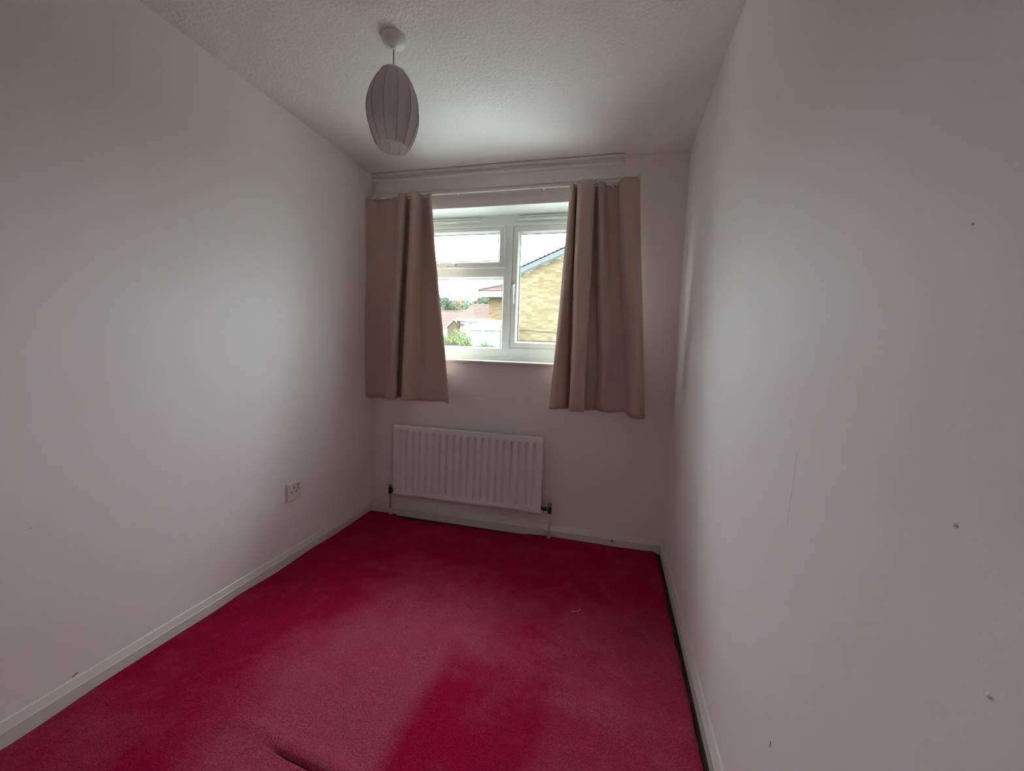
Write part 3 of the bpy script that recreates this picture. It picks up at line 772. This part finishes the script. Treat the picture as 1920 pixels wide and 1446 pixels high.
def brick_courses(mb, x0, x1, y, z0, zt, depth=0.012):
    """zt(x) gives the top; running bond"""
    L, Hh, j = 0.215, 0.065, 0.010
    k = 0; z = z0
    while z < 9:
        xo = x0 - (0.1125 if k % 2 else 0)
        x = xo; anyb = False
        while x < x1:
            a, b = max(x, x0), min(x + L, x1)
            if b - a > 0.03 and z + Hh < min(zt(a), zt(b)):
                d = random.uniform(-0.002, 0.002)
                mb.add([(a, y - depth + d, z), (b, y - depth + d, z), (b, y - depth + d, z + Hh), (a, y - depth + d, z + Hh),
                        (a, y, z), (b, y, z), (b, y, z + Hh), (a, y, z + Hh)],
                       [(0, 1, 2, 3), (0, 4, 5, 1), (2, 6, 7, 3), (1, 5, 6, 2), (0, 3, 7, 4)])
                anyb = True
            x += L + j
        if not anyb: break
        z += Hh + j; k += 1

# house with the big brick gable, right
gh = thing('gable_house', (1.5, 20, GZ), 'yellow brick house gable with pale grey bargeboard, filling the right pane', 'house')
gx0, gx1, gy, ax = -2.45, 5.5, 16.0, 1.52
slope = 0.425
ez = 4.22
topz = lambda x: ez + slope * (min(x, 2 * ax - x) - gx0)
w_ = MB(); w_.prism([(gx0, GZ), (gx1, GZ), (gx1, topz(gx1)), (ax, topz(ax)), (gx0, topz(gx0))], 'y', gy, gy + 6.2)
w_.build('wall', M['mortar'], gh)
bk = MB(); brick_courses(bk, gx0, gx1, gy, 0.6, topz)
tag(bk.build('brick_courses', M['yellow_brick'], gh, recalc=False), kind='stuff')
for sgn in (-1, 1):
    xe = ax + sgn * (ax - gx0 + 0.22)
    za, ze = topz(ax) + 0.16, topz(gx0) + 0.16 - slope * 0.22
    b_ = MB(); b_.prism([(ax, za), (xe, ze), (xe, ze - 0.20), (ax, za - 0.20)], 'y', gy - 0.20, gy - 0.16)
    b_.build('bargeboard', M['greyboard'], gh)
    s_ = MB(); s_.prism([(ax, za - 0.14), (xe, ze - 0.14), (xe, ze - 0.19), (ax, za - 0.19)], 'y', gy - 0.165, gy + 0.01)
    s_.build('soffit', M['fascia'], gh)
    nt_ = 26
    for k in range(nt_):            # each tile course, seen along the verge
        x1_ = ax + (xe - ax) * k / nt_; x2_ = ax + (xe - ax) * (k + 1.15) / nt_
        z1_ = za + (ze - za) * k / nt_; z2_ = za + (ze - za) * (k + 1.15) / nt_
        t_ = MB(); t_.prism([(x1_, z1_ + 0.015), (x2_, z2_ + 0.05), (x2_, z2_ + 0.085), (x1_, z1_ + 0.04)], 'y', gy - 0.22, gy + 6.4)
        t_.build('roof_tile_course', M['greytile'], gh)
gw = MB().tube([(gx0, gy - 0.03, 2.10), (-1.2, gy - 0.03, 2.03), (0.4, gy - 0.03, 2.01), (gx1, gy - 0.03, 2.08)], 0.009, 6).build('wall_cable', M['gasket'], gh)
tag(gw, 'thin dark cable along the brickwork')
MB().tube([(gx0 - 0.06, gy - 0.06, 4.15), (gx0 - 0.06, gy - 0.06, GZ)], 0.04, 10).build('downpipe', M['fascia'], gh)

# middle house: buff brick corner under a hipped red roof
mh = thing('hipped_house', (-4, 27, GZ), 'buff brick house corner with white fascia and hipped red tile roof', 'house')
MB().box(-6.02, 0.5, 24, 31, GZ, 4.50).build('wall', M['mortar'], mh)
bk = MB(); brick_courses(bk, -6.02, -2.2, 24, 1.4, lambda x: 4.47)
tag(bk.build('brick_courses', M['orange_brick'], mh, recalc=False), kind='stuff')
MB().box(-6.50, 0.9, 23.5, 31.5, 4.46, 4.56).build('soffit', M['fascia'], mh)
MB().box(-6.54, 0.94, 23.46, 31.54, 4.54, 4.78).build('fascia', M['fascia'], mh)
def hip_roof(parent, x0, x1, y0, y1, z, pitch, courses, m, name='roof_tile_course', left_hip=True, right_hip=True, inset=None):
    hw = (y1 - y0) / 2; zr = pitch * hw
    for k in range(courses):
        a, b = k / courses, (k + 1.08) / courses
        def ring(t, dz):
            t = min(t, 1)
            xl = x0 + ((inset or hw) * t if left_hip else 0); xr = x1 - (hw * t if right_hip else 0)
            return [(xl, y0 + hw * t, z + zr * t + dz), (xr, y0 + hw * t, z + zr * t + dz), (xr, y1 - hw * t, z + zr * t + dz), (xl, y1 - hw * t, z + zr * t + dz)]
        v1 = ring(a, 0.045); v2 = ring(b, 0.02); v0 = ring(a, 0.0)
        mb = MB(); mb.add(v0 + v1 + v2, [(0, 1, 5, 4), (1, 2, 6, 5), (2, 3, 7, 6), (3, 0, 4, 7), (4, 5, 9, 8), (5, 6, 10, 9), (6, 7, 11, 10), (7, 4, 8, 11)])
        mb.build(name, m, parent, recalc=False)
hip_roof(mh, -6.56, 0.96, 23.44, 31.56, 4.79, 0.40, 12, M['rooftile'])
MB().tube([(-6.56, 23.44, 4.85), (-2.5, 27.5, 6.47)], 0.07, 8).build('hip_ridge', M['rooftile'], mh)

# far house: long red roofs
fh = thing('far_house', (-12, 36, GZ), 'far white walled house with two long red tiled roofs and a small gable', 'house')
MB().box(-12.05, -5, 34.4, 39, GZ, 3.90).build('wall', M['render'], fh)
MB().box(-21, -12.0, 34.9, 40, GZ, 3.30).build('wall', M['render'], fh)
MB().box(-12.25, -5, 33.95, 34.40, 3.76, 3.98).build('fascia', M['fascia'], fh)
MB().box(-21, -12.95, 34.2, 34.6, 3.20, 3.36).build('fascia', M['fascia'], fh)
hip_roof(fh, -12.30, -4.0, 33.95, 40.0, 3.98, 0.535, 12, M['rooftile'], inset=0.5)
def mono(parent, x0, x1, y0, z0, y1, z1, n_, m):
    for k in range(n_):
        a, b = k / n_, (k + 1.08) / n_
        ya, yb, za_, zb_ = y0 + (y1 - y0) * a, y0 + (y1 - y0) * b, z0 + (z1 - z0) * a, z0 + (z1 - z0) * b
        mb = MB(); mb.add([(x0, ya, za_), (x1, ya, za_), (x1, ya, za_ + 0.05), (x0, ya, za_ + 0.05), (x1, yb, zb_ + 0.02), (x0, yb, zb_ + 0.02)],
                          [(0, 1, 2, 3), (3, 2, 4, 5)])
        mb.build('roof_tile_course', m, parent, recalc=False)
mono(fh, -21, -11.6, 34.1, 3.34, 37.5, 4.92, 12, M['rooftile'])
MB().tube([(-21, 37.5, 4.93), (-11.6, 37.5, 4.93)], 0.10, 8).build('ridge', M['rooftile'], fh)
mono(fh, -21, -11.6, 40.9, 3.34, 37.5, 4.92, 10, M['rooftile'])
# small gable wing
gm = MB(); gm.prism([(-13.0, GZ), (-12.14, GZ), (-12.14, 3.62), (-12.36, 3.84), (-13.0, 3.25)], 'y', 33.75, 34.9)
gm.build('gable_wall', M['brown_brick'], fh)
for xa, za in ((-13.12, 3.20), (-12.10, 3.71)):
    g_ = MB(); g_.prism([(-12.36, 3.97), (xa, za + 0.02), (xa, za - 0.12), (-12.36, 3.83)], 'y', 33.62, 33.72)
    g_.build('bargeboard', M['fascia'], fh)
    g_ = MB(); g_.prism([(-12.36, 4.02), (xa, za + 0.07), (xa, za + 0.02), (-12.36, 3.97)], 'y', 33.62, 36.0)
    g_.build('gable_roof', M['rooftile'], fh)
for k in range(3):
    x = -11.2 + 1.15 * k * 0.62
    f_ = MB().frame(x, x + 0.5, 2.6, 3.66, 0.05, 34.36, 34.42).build('window', M['fascia'], fh)
    MB().box(x + 0.04, x + 0.46, 34.385, 34.40, 2.64, 3.62).build('pane', M['outglass'], f_)
cs = MB().box(-13.3, -12.9, 38.0, 38.5, 4.5, 5.2).build('chimney', M['orange_brick'], fh, bevel=0.01)

# conservatory
cn = thing('conservatory', (-2.9, 14.4, GZ), 'white framed conservatory with pale panes between the bush and brick gable', 'conservatory')
cx0, cx1, cyy = -3.52, -2.28, 13.7
px = [-3.46, -2.95, -2.42, -1.92]
MB().box(cx0, cx1, cyy, cyy + 1.9, GZ, 0.25).build('dwarf_wall', M['render'], cn)
for a in [-3.52, -2.99, -2.46]:
    MB().box(a, a + 0.12, cyy, cyy + 0.08, 0.25, 1.93).build('post', M['fascia'], cn, bevel=0.006)
MB().box(cx0 - 0.05, cx1 + 0.04, cyy - 0.05, cyy + 0.10, 1.90, 2.02).build('eaves_beam', M['fascia'], cn, bevel=0.01)
for a, b in ((-3.40, -2.99), (-2.87, -2.46), (-2.34, -2.28)):
    MB().box(a, b, cyy + 0.01, cyy + 0.07, 1.60, 1.665).build('transom', M['fascia'], cn)
    MB().box(a, b, cyy + 0.005, cyy + 0.06, 1.672, 1.688).build('drip_bar', M['outglass'], cn)
    MB().box(a, b, cyy + 0.005, cyy + 0.06, 1.884, 1.898).build('drip_bar', M['outglass'], cn)
    MB().box(a, b, cyy + 0.03, cyy + 0.05, 1.688, 1.885).build('pane', M['frosted'], cn)
    MB().box(a, b, cyy + 0.03, cyy + 0.05, 0.25, 1.60).build('pane', M['frosted'], cn)
for k in range(3):
    x = cx0 + k * 0.41
    r__ = MB(); r__.add([(x, cyy - 0.06, 2.02), (x + 0.38, cyy - 0.06, 2.02), (x + 0.38, cyy + 1.9, 2.40), (x, cyy + 1.9, 2.40),
                        (x, cyy - 0.06, 2.045), (x + 0.38, cyy - 0.06, 2.045), (x + 0.38, cyy + 1.9, 2.425), (x, cyy + 1.9, 2.425)],
                       [(0, 1, 2, 3), (4, 5, 6, 7), (0, 1, 5, 4), (1, 2, 6, 5), (2, 3, 7, 6), (3, 0, 4, 7)])
    r__.build('roof_panel', M['render'], cn)
    MB().tube([(x + 0.39, cyy - 0.06, 2.05), (x + 0.39, cyy + 1.9, 2.43)], 0.012, 6).build('glazing_bar', M['fascia'], cn)
MB().box(cx0, cx0 + 0.06, cyy + 0.08, cyy + 1.9, 0.25, 2.0).build('side_pane', M['frosted'], cn)
MB().box(cx0, cx1, cyy + 1.85, cyy + 1.92, 0.25, 2.40).build('rear_wall', M['render'], cn)

# planting
def leaf_cloud(mb, c, rad_, n_, size, rng, squash=1.0):
    """leaves scattered through several overlapping lobes"""
    lobes = [(Vector(c), rad_ * 0.72)]
    for _ in range(9):
        a = rng.uniform(0, 6.28); e = rng.uniform(-0.3, 1.0)
        lobes.append((Vector(c) + Vector((math.cos(a) * math.cos(e), math.sin(a) * math.cos(e), math.sin(e) * squash)) * rad_ * 0.6, rad_ * rng.uniform(0.3, 0.48)))
    for _ in range(n_):
        lc, lr = rng.choice(lobes)
        d = Vector((rng.gauss(0, 1), rng.gauss(0, 1), rng.gauss(0, 1))).normalized()
        p = lc + d * lr * rng.uniform(0.75, 1.05)
        nrm = (d + Vector((rng.uniform(-.7, .7), rng.uniform(-.7, .7), rng.uniform(-.3, .9)))).normalized()
        u = nrm.orthogonal().normalized(); w = nrm.cross(u)
        an = rng.uniform(0, 6.28); u, w = u * math.cos(an) + w * math.sin(an), -u * math.sin(an) + w * math.cos(an)
        s_ = size * rng.uniform(0.6, 1.3)
        mb.add([p - u * s_, p + w * s_ * 0.45 + nrm * s_ * 0.15, p + u * s_, p - w * s_ * 0.45 + nrm * s_ * 0.15], [(0, 1, 2), (0, 2, 3)])
rng = random.Random(11)
def plant(name, label, cat, x, y, top, rad_, n_, size, m, group=None, trunk=0.1):
    root = thing(name, (x, y, GZ), label, cat, group)
    mb = MB(); leaf_cloud(mb, (x, y, top - rad_), rad_, n_, size, rng)
    tag(mb.build('foliage', m, root, recalc=False), kind='stuff')
    t = MB(); t.tube([(x, y, GZ), (x + 0.05 * rad_, y, (GZ + top) / 2), (x, y, top - rad_ * 0.5)], [trunk, trunk * 0.8, trunk * 0.4], 8)
    for k in range(5):
        a = 1.26 * k; z = top - rad_ * 1.3
        t.tube([(x, y, z), (x + math.cos(a) * rad_ * 0.55, y + math.sin(a) * rad_ * 0.55, z + rad_ * 0.75)], [trunk * 0.4, trunk * 0.12], 6)
    t.build('trunk', M['bark'], root, smooth=True)
    return root
plant('garden_shrub', 'leafy light green shrub at the lower left of the window view', 'shrub', -1.72, 8.0, 1.66, 0.52, 5200, 0.028, M['leaf_a'], trunk=0.03)
plant('garden_shrub', 'smaller feathery shrub reaching from the light green shrub to the conservatory', 'shrub', -1.02, 8.25, 1.40, 0.20, 900, 0.022, M['leaf_a'], trunk=0.015)
for i, (x, top, r, kind_, lab) in enumerate((
        (-25.6, 10.0, 1.9, 0, 'dark green tree leftmost above the far red roofs'),
        (-23.2, 9.2, 1.3, 1, 'yellowing tree between the two leftmost dark green trees'),
        (-21.6, 9.7, 1.9, 0, 'broad dark green tree above the step in the far roofs'),
        (-19.3, 9.9, 1.4, 1, 'golden autumn tree above the far roof ridge'),
        (-17.6, 9.5, 1.6, 0, 'dark green tree beside the buff brick house wall'),
        (-29.0, 9.8, 2.2, 0, 'dark green tree hidden left beyond the golden ones'))):
    yy = (60, 66, 70, 63, 57, 64)[i]; k_ = yy / 60
    x = 1.66 + (x - 1.66) * k_; top = 1.19 + (top - 1.19) * k_; r = r * k_
    plant('background_tree', lab, 'tree', x, yy, top, r * 1.2, 4200, 0.16, M['leaf_c'] if kind_ else M['leaf_b'], 'trees beyond the far house', trunk=0.18)
for i, x in enumerate((-31.5, -27.4, -24.2, -21.0, -18.2, -15.0)):
    plant('hedge_tree', 'low dark tree in the row under the tall crowns, %s' % ('far left', 'below the leftmost crown', 'below the yellowing crown', 'below the broad crown', 'below the golden crown', 'rightmost')[i], 'tree', x, 52.0 - 5.0 * (i % 2), 7.9 - 0.7 * (i % 2), 1.75, 2600, 0.17, M['leaf_b'], 'row of low trees behind the far house', trunk=0.15)
